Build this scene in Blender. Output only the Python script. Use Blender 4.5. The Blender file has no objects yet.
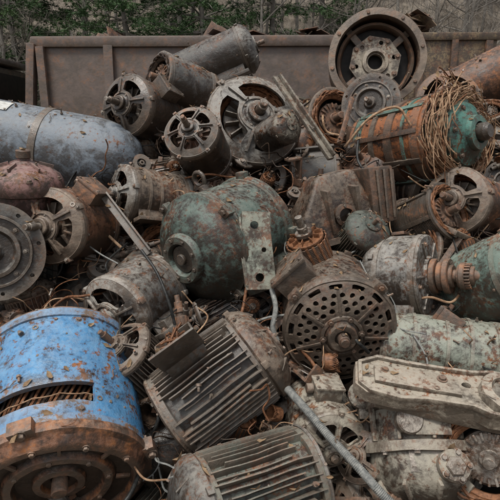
import bpy, bmesh, math, random
from mathutils import Vector, Matrix, noise, geometry
from math import sin, cos, pi, radians
random.seed(11)
SC = bpy.context.scene
TAU = 2*pi
PITCH = radians(14)
# frame of the heap: x across, y into the heap, z up its face (metres, origin at eye height)
HF = Matrix.Translation((0, 0, 1.75)) @ Matrix.Rotation(-PITCH, 4, 'X')

# ------------------------------------------------------------------ materials
def ramp(nt, fac, stops, interp='LINEAR'):
    n = nt.nodes.new('ShaderNodeValToRGB'); n.color_ramp.interpolation = interp
    e = n.color_ramp.elements
    while len(e) < len(stops): e.new(0.5)
    for el, (p, c) in zip(e, stops):
        el.position = p; el.color = c if len(c) == 4 else (*c, 1)
    nt.links.new(fac, n.inputs[0]); return n.outputs[0]
def noi(nt, vec, scale, detail=6, rough=.6, dist=0):
    n = nt.nodes.new('ShaderNodeTexNoise'); n.inputs['Scale'].default_value = scale
    n.inputs['Detail'].default_value = detail; n.inputs['Roughness'].default_value = rough
    n.inputs['Distortion'].default_value = dist
    nt.links.new(vec, n.inputs['Vector']); return n.outputs[0]
def mix(nt, fac, a, b, mode='MIX'):
    n = nt.nodes.new('ShaderNodeMix'); n.data_type = 'RGBA'; n.blend_type = mode
    for s, v in ((0, fac), (6, a), (7, b)):
        if isinstance(v, (int, float)): n.inputs[s].default_value = v
        elif isinstance(v, tuple): n.inputs[s].default_value = (*v, 1)
        else: nt.links.new(v, n.inputs[s])
    return n.outputs[2]
def mth(nt, op, a, b=0.0):
    n = nt.nodes.new('ShaderNodeMath'); n.operation = op
    for s, v in ((0, a), (1, b)):
        if isinstance(v, (int, float)): n.inputs[s].default_value = v
        else: nt.links.new(v, n.inputs[s])
    return n.outputs[0]
def newmat(name):
    m = bpy.data.materials.new(name); m.use_nodes = True
    nt = m.node_tree; b = nt.nodes['Principled BSDF']
    tc = nt.nodes.new('ShaderNodeTexCoord'); oi = nt.nodes.new('ShaderNodeObjectInfo')
    ad = nt.nodes.new('ShaderNodeVectorMath'); ad.operation = 'ADD'
    sc = mth(nt, 'MULTIPLY', oi.outputs['Random'], 37.0)
    nt.links.new(tc.outputs['Object'], ad.inputs[0]); nt.links.new(sc, ad.inputs[1])
    return m, nt, b, ad.outputs[0], oi.outputs['Random']
G, BK = (0, 0, 0), (1, 1, 1)
def rusty(name, paint, paint2, rust=.5, grime=.5, dust=.35, rough=.62, scale=1.0, bright_rust=.3, metal=0.0, spec=.5):
    m, nt, b, vec, rnd = newmat(name)
    big = noi(nt, vec, 6*scale, 4, .72)
    fine = noi(nt, vec, 46*scale, 4, .74)
    mid = noi(nt, vec, 16*scale, 3, .7)
    comb = mth(nt, 'ADD', mth(nt, 'MULTIPLY', big, .5), mth(nt, 'MULTIPLY', fine, .5))
    t = .62 - rust*.24
    mask = ramp(nt, comb, [(t-.035, G), (t+.005, (.25, .25, .25)), (t+.04, BK)])
    rc = ramp(nt, mid, [(.3, (.018, .010, .007)), (.44, (.06, .028, .015)), (.55, (.135, .055, .025)),
                        (.66, (.16+.3*bright_rust, .064+.1*bright_rust, .027+.01*bright_rust)), (.8, (.19, .11, .07))])
    pc = mix(nt, ramp(nt, mid, [(.42, G), (.6, BK)]), paint, paint2)
    pc = mix(nt, mth(nt, 'MULTIPLY', fine, .5), pc, tuple(min(.6, c*1.4+.02) for c in paint))
    col = mix(nt, mask, pc, rc)
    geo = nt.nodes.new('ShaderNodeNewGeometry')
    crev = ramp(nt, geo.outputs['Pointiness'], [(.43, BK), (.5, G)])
    # oily grime in noise patches, with the mask raised on downward-facing sides
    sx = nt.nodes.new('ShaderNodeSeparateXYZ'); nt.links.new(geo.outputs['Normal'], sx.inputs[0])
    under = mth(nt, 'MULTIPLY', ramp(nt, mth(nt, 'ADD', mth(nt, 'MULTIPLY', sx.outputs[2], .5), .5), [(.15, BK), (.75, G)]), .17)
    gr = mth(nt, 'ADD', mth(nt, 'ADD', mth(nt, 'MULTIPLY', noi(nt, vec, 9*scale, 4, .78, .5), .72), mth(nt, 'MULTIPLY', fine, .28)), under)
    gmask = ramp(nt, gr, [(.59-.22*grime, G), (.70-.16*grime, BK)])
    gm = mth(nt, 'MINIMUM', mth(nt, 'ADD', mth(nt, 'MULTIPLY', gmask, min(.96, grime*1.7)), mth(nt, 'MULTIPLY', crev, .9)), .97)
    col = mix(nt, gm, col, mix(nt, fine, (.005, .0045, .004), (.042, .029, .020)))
    up = ramp(nt, sx.outputs[2], [(.35, G), (.98, BK)])
    dm = mth(nt, 'MULTIPLY', mth(nt, 'MULTIPLY', up, ramp(nt, mth(nt, 'SUBTRACT', 1.0, fine), [(.42, G), (.62, BK)])), dust*.8)
    col = mix(nt, dm, col, (.33, .30, .25))
    edge = ramp(nt, geo.outputs['Pointiness'], [(.53, G), (.62, BK)])
    col = mix(nt, mth(nt, 'MULTIPLY', edge, mth(nt, 'MULTIPLY', fine, .9)), col, (.25, .20, .155))
    hv = nt.nodes.new('ShaderNodeHueSaturation')
    nt.links.new(col, hv.inputs['Color'])
    nt.links.new(mth(nt, 'ADD', mth(nt, 'MULTIPLY', rnd, .55), .70), hv.inputs['Value'])
    nt.links.new(hv.outputs[0], b.inputs['Base Color'])
    ro = mth(nt, 'ADD', mth(nt, 'MULTIPLY', mid, .4), rough-.2)
    ro = mth(nt, 'SUBTRACT', ro, mth(nt, 'MULTIPLY', gmask, .22))
    nt.links.new(ro, b.inputs['Roughness'])
    b.inputs['Metallic'].default_value = metal
    b.inputs['Specular IOR Level'].default_value = spec
    bp = nt.nodes.new('ShaderNodeBump'); bp.inputs['Strength'].default_value = .8; bp.inputs['Distance'].default_value = .004
    nt.links.new(fine, bp.inputs['Height']); nt.links.new(bp.outputs[0], b.inputs['Normal'])
    return m
M = {}
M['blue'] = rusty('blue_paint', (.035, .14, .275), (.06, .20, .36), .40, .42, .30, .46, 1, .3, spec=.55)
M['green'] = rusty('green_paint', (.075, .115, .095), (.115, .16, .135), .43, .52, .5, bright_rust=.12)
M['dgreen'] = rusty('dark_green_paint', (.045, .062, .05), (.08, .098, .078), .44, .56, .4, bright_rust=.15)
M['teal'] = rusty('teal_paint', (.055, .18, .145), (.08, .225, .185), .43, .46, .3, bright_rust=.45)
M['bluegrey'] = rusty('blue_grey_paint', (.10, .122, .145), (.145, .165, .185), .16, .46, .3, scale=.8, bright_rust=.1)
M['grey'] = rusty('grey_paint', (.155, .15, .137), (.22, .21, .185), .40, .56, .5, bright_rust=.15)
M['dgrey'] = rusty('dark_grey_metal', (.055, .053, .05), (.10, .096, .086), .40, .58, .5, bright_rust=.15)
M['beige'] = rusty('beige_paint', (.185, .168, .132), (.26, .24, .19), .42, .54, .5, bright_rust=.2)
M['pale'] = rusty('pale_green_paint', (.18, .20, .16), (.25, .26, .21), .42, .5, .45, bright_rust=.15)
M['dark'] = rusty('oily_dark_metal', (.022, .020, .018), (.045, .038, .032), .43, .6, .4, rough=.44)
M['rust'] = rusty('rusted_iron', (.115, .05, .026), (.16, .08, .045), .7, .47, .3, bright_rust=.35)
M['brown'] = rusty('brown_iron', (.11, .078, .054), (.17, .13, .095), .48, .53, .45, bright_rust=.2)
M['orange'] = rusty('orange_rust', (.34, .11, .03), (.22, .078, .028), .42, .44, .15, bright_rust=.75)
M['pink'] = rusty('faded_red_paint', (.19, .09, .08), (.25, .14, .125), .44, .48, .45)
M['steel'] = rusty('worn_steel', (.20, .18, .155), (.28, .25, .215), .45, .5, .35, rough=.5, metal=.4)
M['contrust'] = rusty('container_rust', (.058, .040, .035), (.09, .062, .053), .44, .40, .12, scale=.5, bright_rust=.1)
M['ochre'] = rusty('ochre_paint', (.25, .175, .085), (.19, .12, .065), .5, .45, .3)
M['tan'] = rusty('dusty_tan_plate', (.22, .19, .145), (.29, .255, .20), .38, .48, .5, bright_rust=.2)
def simple(name, c1, c2, scale=20, rough=.8, bump=.4, dist=.005):
    m, nt, b, vec, rnd = newmat(name)
    n = noi(nt, vec, scale, 3, .65)
    c = mix(nt, ramp(nt, n, [(.35, G), (.65, BK)]), c1, c2)
    nt.links.new(c, b.inputs['Base Color']); b.inputs['Roughness'].default_value = rough
    b.inputs['Specular IOR Level'].default_value = .25
    if bump:
        bp = nt.nodes.new('ShaderNodeBump'); bp.inputs['Strength'].default_value = bump; bp.inputs['Distance'].default_value = dist
        nt.links.new(n, bp.inputs['Height']); nt.links.new(bp.outputs[0], b.inputs['Normal'])
    return m
M['copper'] = simple('old_winding', (.08, .036, .018), (.23, .105, .052), 60, .5)
M['coil'] = simple('varnished_winding', (.016, .012, .010), (.07, .045, .03), 60, .42)
M['straw'] = simple('frayed_winding_fibre', (.18, .10, .055), (.40, .27, .17), 40, .8)
M['rubber'] = simple('cable_rubber', (.010, .010, .010), (.035, .035, .032), 30, .42)
M['cableg'] = simple('cable_grey', (.12, .125, .12), (.25, .25, .23), 60, .6)
M['void'] = simple('near_black', (.005, .0045, .004), (.018, .014, .011), 20, .55)  # near-black colour for the dark of hollow insides, also the cab windows
M['label'] = simple('paper_label', (.55, .55, .52), (.34, .34, .31), 35, .7)
M['leaf'] = simple('dead_leaf', (.16, .10, .055), (.30, .21, .125), 30, .85, 0)
M['bark'] = simple('hazed_bark', (.10, .09, .08), (.20, .185, .16), 8, .9, 0)  # bark lightened, so distance haze is part of its colour
M['twig'] = simple('hazed_twigs', (.15, .13, .11), (.27, .245, .215), 3, .9, 0)  # pale tone carries painted haze for the far woods
M['needle'] = simple('pine_needles', (.035, .075, .03), (.085, .14, .055), 1.2, .7, .0)
M['litter'] = simple('leaf_litter', (.07, .058, .045), (.20, .17, .135), 2.2, .95, 1, .1)
M['dirt'] = simple('dirt', (.10, .08, .06), (.17, .145, .115), 5, .95, .8, .03)

# ------------------------------------------------------------------ mesh builder
def T(x, y, z): return Matrix.Translation((x, y, z))
def RX(a): return Matrix.Rotation(a, 4, 'X')
def RY(a): return Matrix.Rotation(a, 4, 'Y')
def RZ(a): return Matrix.Rotation(a, 4, 'Z')
def pip(p, poly):
    x, y = p; c = False; j = len(poly)-1
    for i in range(len(poly)):
        xi, yi = poly[i]; xj, yj = poly[j]
        if (yi > y) != (yj > y) and x < (xj-xi)*(y-yi)/(yj-yi)+xi: c = not c
        j = i
    return c
def circ(cx, cy, r, n=12): return [(cx+r*cos(TAU*i/n), cy+r*sin(TAU*i/n)) for i in range(n)]
def sector(r0, r1, a0, a1, n=7, e=.12):
    er = (r1-r0)*e; ea = (a1-a0)*e; o = []
    for i in range(n): a = a0+ea+(a1-a0-2*ea)*i/(n-1); o.append((r1*cos(a), r1*sin(a)))
    o.append(((r1-er)*cos(a1), (r1-er)*sin(a1))); o.append(((r0+er)*cos(a1), (r0+er)*sin(a1)))
    for i in range(n): a = a1-ea-(a1-a0-2*ea)*i/(n-1); o.append((r0*cos(a), r0*sin(a)))
    o.append(((r0+er)*cos(a0), (r0+er)*sin(a0))); o.append(((r1-er)*cos(a0), (r1-er)*sin(a0)))
    return o
class MB:
    def __init__(s, mats): s.v = []; s.f = []; s.m = []; s.mats = mats
    def mi(s, k):
        if isinstance(k, int): return k
        if k not in s.mats: s.mats.append(k)
        return s.mats.index(k)
    def add(s, vs, fs, mat, X=None):
        b = len(s.v); mat = s.mi(mat)
        s.v += [(X @ Vector(v)) if X else Vector(v) for v in vs]
        s.f += [[b+i for i in f] for f in fs]; s.m += [mat]*len(fs)
    def lathe(s, prof, mat=0, X=None, seg=40, closed=False):
        n = len(prof); vs = []; fs = []
        for (r, z) in prof:
            for i in range(seg): a = TAU*i/seg; vs.append((r*cos(a), r*sin(a), z))
        for k in range(n if closed else n-1):
            k2 = (k+1) % n
            for i in range(seg):
                j = (i+1) % seg; fs.append([k*seg+i, k*seg+j, k2*seg+j, k2*seg+i])
        s.add(vs, fs, mat, X)
    def cyl(s, r, z0, z1, mat=0, X=None, seg=24, ch=None):
        c = ch if ch is not None else min(r, abs(z1-z0))*.12
        s.lathe([(0, z0), (r-c, z0), (r, z0+c), (r, z1-c), (r-c, z1), (0, z1)], mat, X, seg)
    def bolt(s, r, X, mat=2):
        s.lathe([(r*1.5, -r*.3), (r*1.5, r*.12), (r*1.05, r*.15)], mat, X, 12)
        s.lathe([(r, 0), (r, r*.85), (r*.8, r), (0, r)], mat, X, 6)
    def box(s, sx, sy, sz, mat=0, X=None, bev=.12):
        bm = bmesh.new(); bmesh.ops.create_cube(bm, size=1)
        for v in bm.verts: v.co = Vector((v.co.x*sx, v.co.y*sy, v.co.z*sz))
        w = min(sx, sy, sz)*bev
        if w > 0: bmesh.ops.bevel(bm, geom=bm.edges[:], offset=w, segments=2, affect='EDGES', profile=.6)
        bm.verts.index_update()
        s.add([v.co.copy() for v in bm.verts], [[v.index for v in f.verts] for f in bm.faces], mat, X); bm.free()
    def shell(s, vs, fs, ns, th, mat, X=None):
        n = len(vs); vs2 = list(vs)+[Vector(v)-Vector(nn)*th for v, nn in zip(vs, ns)]
        ec = {}
        for f in fs:
            for i in range(len(f)):
                a, b = f[i], f[(i+1) % len(f)]; ec.setdefault((min(a, b), max(a, b)), []).append((a, b))
        out = [list(f) for f in fs]+[[i+n for i in reversed(f)] for f in fs]
        for e in ec.values():
            if len(e) == 1: a, b = e[0]; out.append([b, a, a+n, b+n])
        s.add(vs2, out, mat, X)
    def plate(s, R, holes, th, mat, X=None, dome=lambda r: 0, seg=56, rings=8, outer=None):
        pts = []; ed = []
        def loop(ps):
            b = len(pts); pts.extend(Vector(p) for p in ps); ed.extend((b+i, b+(i+1) % len(ps)) for i in range(len(ps)))
        out = outer or circ(0, 0, R, seg); loop(out)
        for h in holes: loop(h)
        hv = [Vector(p) for h in holes for p in h]
        for k in range(rings):
            r = R*k/rings; m = max(1, int(seg*.8*k/rings))
            for i in range(m):
                p = (r*cos(TAU*i/m+k), r*sin(TAU*i/m+k))
                if any(pip(p, h) for h in holes) or not pip(p, out): continue
                if any((q-Vector(p)).length < .03*R for q in hv): continue
                pts.append(Vector(p))
        r = geometry.delaunay_2d_cdt(pts, ed, [], 0, 1e-7)
        vs = [Vector((p.x, p.y, dome(p.length))) for p in r[0]]; fs = []
        for f in r[2]:
            c = sum((r[0][i] for i in f), Vector((0, 0)))/len(f)
            if any(pip(c, h) for h in holes) or not pip(c, out): continue
            a, b, c2 = (r[0][i] for i in f[:3])
            fs.append(list(f) if (b-a).cross(c2-a) > 0 else list(reversed(f)))
        s.shell(vs, fs, [Vector((0, 0, 1))]*len(vs), th, mat, X)
    def tubewin(s, R, th, z0, z1, wins, mat, X=None, seg=64):
        zs = sorted({z0, z1, *[w[2] for w in wins], *[w[3] for w in wins]}); zz = []
        for a, b in zip(zs, zs[1:]):
            k = max(1, int((b-a)/.04)); zz += [a+(b-a)*i/k for i in range(k)]
        zz.append(z1); vs = []; ns = []; fs = []
        for z in zz:
            for i in range(seg): a = TAU*i/seg; vs.append(Vector((R*cos(a), R*sin(a), z))); ns.append(Vector((cos(a), sin(a), 0)))
        for k in range(len(zz)-1):
            zc = (zz[k]+zz[k+1])/2
            for i in range(seg):
                ac = TAU*(i+.5)/seg
                if any(w[0] < ac < w[1] and w[2] < zc < w[3] for w in wins): continue
                j = (i+1) % seg; fs.append([k*seg+i, k*seg+j, (k+1)*seg+j, (k+1)*seg+i])
        s.shell(vs, fs, ns, th, mat, X)
    def tube(s, pts, r, mat=0, seg=8, X=None, closed=False):
        pts = [Vector(p) for p in pts]; n = len(pts)
        if n < 2: return
        vs = []; fs = []; prev = None
        for i in range(n):
            if closed: t = pts[(i+1) % n]-pts[i-1]
            else: t = pts[min(i+1, n-1)]-pts[max(i-1, 0)]
            if t.length < 1e-9: t = Vector((0, 0, 1))
            t.normalize()
            if prev is None:
                a = t.orthogonal().normalized()
            else:
                a = prev-t*prev.dot(t)
                a = a.normalized() if a.length > 1e-6 else t.orthogonal().normalized()
            prev = a; b = t.cross(a); rr = r[i] if isinstance(r, (list, tuple)) else r
            for k in range(seg): q = TAU*k/seg; vs.append(pts[i]+a*rr*cos(q)+b*rr*sin(q))
        for i in range(n if closed else n-1):
            i2 = (i+1) % n
            for k in range(seg): k2 = (k+1) % seg; fs.append([i*seg+k, i*seg+k2, i2*seg+k2, i2*seg+k])
        if not closed: fs.append(list(range(seg))[::-1]); fs.append([(n-1)*seg+k for k in range(seg)])
        s.add(vs, fs, mat, X)
    def mesh(s, name, dent=.0, dfreq=5, sharp=34, merge=True):
        me = bpy.data.meshes.new(name)
        off = Vector((random.random()*50, random.random()*50, 3))
        if dent:
            s.v = [v+noise.noise_vector(v*dfreq+off)*dent+noise.noise_vector(v*dfreq*4+off)*dent*.3 for v in s.v]
        me.from_pydata(s.v, [], s.f)
        me.polygons.foreach_set('material_index', s.m)
        for k in s.mats: me.materials.append(M[k])
        if merge:
            bm = bmesh.new(); bm.from_mesh(me)
            bmesh.ops.remove_doubles(bm, verts=bm.verts[:], dist=1e-6)
            bmesh.ops.recalc_face_normals(bm, faces=bm.faces[:]); bm.to_mesh(me); bm.free()
        me.polygons.foreach_set('use_smooth', [True]*len(me.polygons))
        me.set_sharp_from_angle(angle=radians(sharp)); me.update()
        return me
def link(name, me, mat=Matrix.Identity(4)):
    o = bpy.data.objects.new(name, me); SC.collection.objects.link(o); o.matrix_world = mat; return o
def orient(d, roll=0):
    z = Vector(d).normalized(); ref = Vector((0, 0, 1)) if abs(z.z) < .93 else Vector((0, 1, 0))
    x = ref.cross(z).normalized(); y = z.cross(x)
    return Matrix((x, y, z)).transposed().to_4x4() @ RZ(roll)
def put(name, me, pos, d, roll=0, scale=1):
    return link(name, me, HF @ T(*pos) @ orient(d, roll) @ Matrix.Scale(scale, 4))

# ------------------------------------------------------------------ motor parts (axis = +Z)
def coilring(b, R, z0, z1, mat, X=None, n=34, seed=0):
    """end winding: overlapping coil loops bulging round the bore"""
    rr_ = random.Random(seed+n)
    for i in range(n):
        a = TAU*i/n; da = TAU/n*4.2; g = rr_.uniform(.85, 1.12)
        pts = []
        for k in range(9):
            t = k/8; aa = a+da*t
            rr = R*(.80+.11*sin(pi*t)*g+.05*((i % 3)-1))
            pts.append((rr*cos(aa), rr*sin(aa), z0+(z1-z0)*(sin(pi*t)**.6)*g))
        b.tube(pts, R*.034, mat, 5, X)
    b.lathe([(R*.72, z0), (R*.70, (z0+z1)/2), (R*.78, z0+(z1-z0)*.85), (R*.9, z0+(z1-z0)*.6), (R*.92, z0)], mat, X, 40)
    for q in range(3):
        b.tube([(R*(.83+.02*sin(i*1.7+q))*cos(TAU*i/40), R*(.83+.02*sin(i*1.7+q))*sin(TAU*i/40), z1-(z1-z0)*(.05+.25*q)+.004*sin(i*3)) for i in range(40)], R*.02, mat, 5, X, True)
def fan(b, R, z, mat, X=None):
    b.lathe([(0, z), (R*.62, z), (R*.64, z+R*.02), (R*.62, z+R*.05), (R*.2, z+R*.05)], mat, X, 36)
    for i in range(14): b.box(R*.3, R*.03, R*.16, mat, (X or Matrix()) @ RZ(TAU*i/14) @ T(R*.48, 0, z+R*.1) @ RX(.3))
    b.cyl(R*.18, z, z+R*.3, mat, X)
def hub(b, R, z, mat, X, sh=0.35, r=.22, deep=.16, smat=2, key=True):
    b.lathe([(R*r*1.35, z-R*.04), (R*r*1.2, z+R*.02), (R*r, z+R*.05), (R*r, z+R*deep), (R*r*.9, z+R*(deep+.02)), (R*r*.55, z+R*(deep+.02)), (R*r*.52, z+R*(deep-.04)), (0, z+R*(deep-.04))], mat, X, 32)
    if sh > 0:
        b.cyl(R*.105, z, z+R*(deep+sh), smat, X, 20)
        b.cyl(R*.08, z, z+R*(deep+sh*1.35), smat, X, 16)
        if key: b.box(R*.05, R*.05, R*sh*.7, smat, X @ T(0, R*.105, z+R*(deep+sh*.55)))
def end(b, kind, R, X, mat=1, shaft=.4, seed=0):
    rnd = random.Random(seed)
    if kind in ('bell4', 'bell3', 'bell6'):
        n = int(kind[4]); h = R*.26; dome = lambda r: h*(1-min(1, (r/R))**2.4)+R*.1
        gap = .42 if n < 6 else .24
        holes = [sector(R*.42, R*.78, TAU*i/n+gap/2, TAU*(i+1)/n-gap/2) for i in range(n)]
        b.plate(R*1.0, holes, R*.075, mat, X, dome)
        b.lathe([(R*.93, R*.1), (R*1.0, R*.11), (R*1.035, R*.06), (R*1.035, -R*.03), (R*.95, -R*.04)], mat, X, 56, True)
        for i in range(n):
            a = TAU*i/n
            b.box(R*.5, R*.05, R*.09, mat, X @ RZ(a) @ T(R*.6, 0, dome(R*.6)+R*.015) @ RY(radians(17)))
            b.box(R*.2, R*.16, R*.16, mat, X @ RZ(a) @ T(R*1.0, 0, R*.03))
            b.bolt(R*.045, X @ RZ(a) @ T(R*1.02, 0, R*.115))
        hub(b, R, dome(0)-R*.02, mat, X, shaft, .23)
        b.lathe([(R*.39, dome(R*.39)-.002), (R*.39, dome(R*.39)+R*.03), (R*.34, dome(R*.34)+R*.03), (R*.34, dome(R*.34)-.002)], mat, X, 40)
        for i in range(4): b.bolt(R*.03, X @ RZ(.8+TAU*i/4) @ T(R*.3, 0, dome(R*.3)))
    elif kind == 'perf':
        h = R*.22; dome = lambda r: h*(1-min(1, (r/R))**3)+R*.08
        holes = []
        for i in range(7):
            a = TAU*i/7+.2
            for rr, k, q in ((.50, 2, .055), (.625, 3, .052), (.75, 4, .05)):
                for j in range(k):
                    aa = a+(j-(k-1)/2)*(.175/rr)
                    holes.append(circ(R*rr*cos(aa), R*rr*sin(aa), R*q, 10))
        for i in range(14):
            a = TAU*(i+.5)/14
            holes.append(sector(R*.85, R*.94, a-.13, a+.13, 5))
        b.plate(R, holes, R*.06, mat, X, dome, 84, 10)
        b.lathe([(R*.95, R*.09), (R*1.0, R*.1), (R*1.04, R*.04), (R*1.04, -R*.05), (R*.96, -R*.06)], mat, X, 64, True)
        b.lathe([(R*.40, dome(.4*R)-R*.01), (R*.38, dome(.4*R)+R*.03), (R*.33, dome(.3*R)+R*.035), (R*.3, dome(.3*R))], mat, X, 40)
        for i in range(7):
            b.box(R*.46, R*.045, R*.045, mat, X @ RZ(TAU*(i+.5)/7+.2) @ T(R*.62, 0, dome(R*.62)+R*.01) @ RY(radians(9)))
        hub(b, R, dome(0)-R*.02, mat, X, shaft, .27, .1)
        for i in range(6): b.bolt(R*.04, X @ RZ(TAU*i/6) @ T(R*.345, 0, dome(R*.3)+R*.03))
        for i in range(4):
            b.box(R*.17, R*.24, R*.2, mat, X @ RZ(TAU*i/4+.75) @ T(R*1.05, 0, R*.0)); b.bolt(R*.05, X @ RZ(TAU*i/4+.75) @ T(R*1.07, 0, R*.1))
    elif kind == 'cone':
        b.lathe([(R*1.03, -R*.05), (R*1.05, 0), (R*1.05, R*.08), (R*.98, R*.12), (R*.94, R*.16), (R*.86, R*.27), (R*.7, R*.4), (R*.54, R*.47), (R*.47, R*.49), (R*.45, R*.56), (R*.42, R*.60), (R*.30, R*.60), (R*.27, R*.55), (R*.25, R*.47), (0, R*.46)], mat, X, 56)
        b.lathe([(R*.24, R*.47), (R*.24, R*.53), (R*.16, R*.55), (0, R*.55)], 2, X, 32)
        b.cyl(R*.1, R*.4, R*(.58+shaft), 2, X, 20)
        for i in range(8): b.bolt(R*.035, X @ RZ(TAU*i/8) @ T(R*.36, 0, R*.60))
        for i in range(4):
            b.box(R*.18, R*.2, R*.18, mat, X @ RZ(TAU*i/4+.4) @ T(R*1.05, 0, R*.03)); b.bolt(R*.05, X @ RZ(TAU*i/4+.4) @ T(R*1.07, 0, R*.12))
    elif kind == 'bigring':
        b.lathe([(R*1.03, -R*.05), (R*1.04, 0), (R*1.03, R*.06), (R*.97, R*.09), (R*.93, R*.16), (R*.90, R*.18), (R*.82, R*.18), (R*.79, R*.13), (R*.78, R*.08), (R*.62, R*.05), (R*.60, R*.10), (R*.58, R*.12), (R*.50, R*.12), (R*.48, R*.07), (R*.46, R*.03), (R*.3, R*.02), (R*.28, R*.08), (R*.2, R*.09), (R*.19, R*.02), (0, R*.0)], mat, X, 72)
        for i in range(10): b.bolt(R*.03, X @ RZ(TAU*i/10) @ T(R*.86, 0, R*.185))
        for i in range(8): b.bolt(R*.028, X @ RZ(TAU*i/8+.2) @ T(R*.54, 0, R*.12)); b.box(R*.16, R*.04, R*.04, mat, X @ RZ(TAU*i/8) @ T(R*.70, 0, R*.085))
        b.cyl(R*.09, 0, R*.2, 2, X, 20)
        for i in range(4): b.box(R*.14, R*.26, R*.16, mat, X @ RZ(TAU*i/4+.35) @ T(R*1.05, 0, R*.0)); b.bolt(R*.045, X @ RZ(TAU*i/4+.35) @ T(R*1.07, 0, R*.08))
    elif kind == 'flange':
        hs = [circ(R*1.0*cos(TAU*i/8+.2), R*1.0*sin(TAU*i/8+.2), R*.05, 10) for i in range(8)]
        b.plate(R*1.14, hs, R*.09, mat, X, lambda r: R*.1, 64)
        b.lathe([(R*.86, R*.1), (R*.85, R*.15), (R*.80, R*.155), (R*.78, R*.1)], mat, X, 48)
        b.lathe([(R*.62, R*.1), (R*.6, R*.19), (R*.52, R*.2), (R*.46, R*.12), (R*.44, R*.105), (0, R*.103)], mat, X, 48)
        hub(b, R, R*.1, mat, X, shaft, .2, .08)
        for i in range(8): b.bolt(R*.045, X @ RZ(TAU*i/8) @ T(R*.70, 0, R*.1))
    elif kind == 'dome':
        b.lathe([(R*1.0, -R*.04), (R*1.03, 0), (R*1.02, R*.1), (R*.95, R*.22), (R*.8, R*.36), (R*.55, R*.46), (R*.36, R*.49), (R*.34, R*.55), (R*.2, R*.56), (0, R*.55)], mat, X, 48)
        for i in range(4): b.bolt(R*.045, X @ RZ(TAU*i/4) @ T(R*.27, 0, R*.55)); b.box(R*.14, R*.14, R*.12, mat, X @ RZ(TAU*i/4+.5) @ T(R*1.02, 0, R*.03))
        for i in range(6): b.box(R*.34, R*.035, R*.05, mat, X @ RZ(TAU*i/6+.9) @ T(R*.80, 0, R*.335) @ RY(radians(42)))
        if shaft > 0: b.cyl(R*.09, R*.5, R*(.5+shaft), 2, X, 16)
    elif kind == 'open':
        b.lathe([(R*1.0, -R*.05), (R*1.04, -R*.03), (R*1.04, R*.06), (R*1.0, R*.08), (R*.93, R*.08), (R*.9, 0)], 0, X, 56)
        coilring(b, R*.97, -R*.12, R*.12, 'copper' if rnd.random() < .5 else 3, X)
        b.cyl(R*.56, -R*.5, -R*.05, 2, X); b.cyl(R*.12, -R*.1, R*shaft, 2, X); b.cyl(R*.2, -R*.1, R*.04, 2, X)
        for i in range(20): b.box(R*.16, R*.05, R*.08, 2, X @ RZ(TAU*i/20) @ T(R*.46, 0, -R*.03))
    elif kind == 'flat':
        b.lathe([(R*1.0, -R*.03), (R*1.02, R*.02), (R*.98, R*.06), (R*.5, R*.08), (R*.45, R*.14), (R*.2, R*.15), (0, R*.15)], mat, X, 48)
        for i in range(4): b.bolt(R*.05, X @ RZ(TAU*i/4+.3) @ T(R*.8, 0, R*.07))
        for i in range(6): b.box(R*.42, R*.04, R*.05, mat, X @ RZ(TAU*i/6) @ T(R*.7, 0, R*.08))
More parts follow.
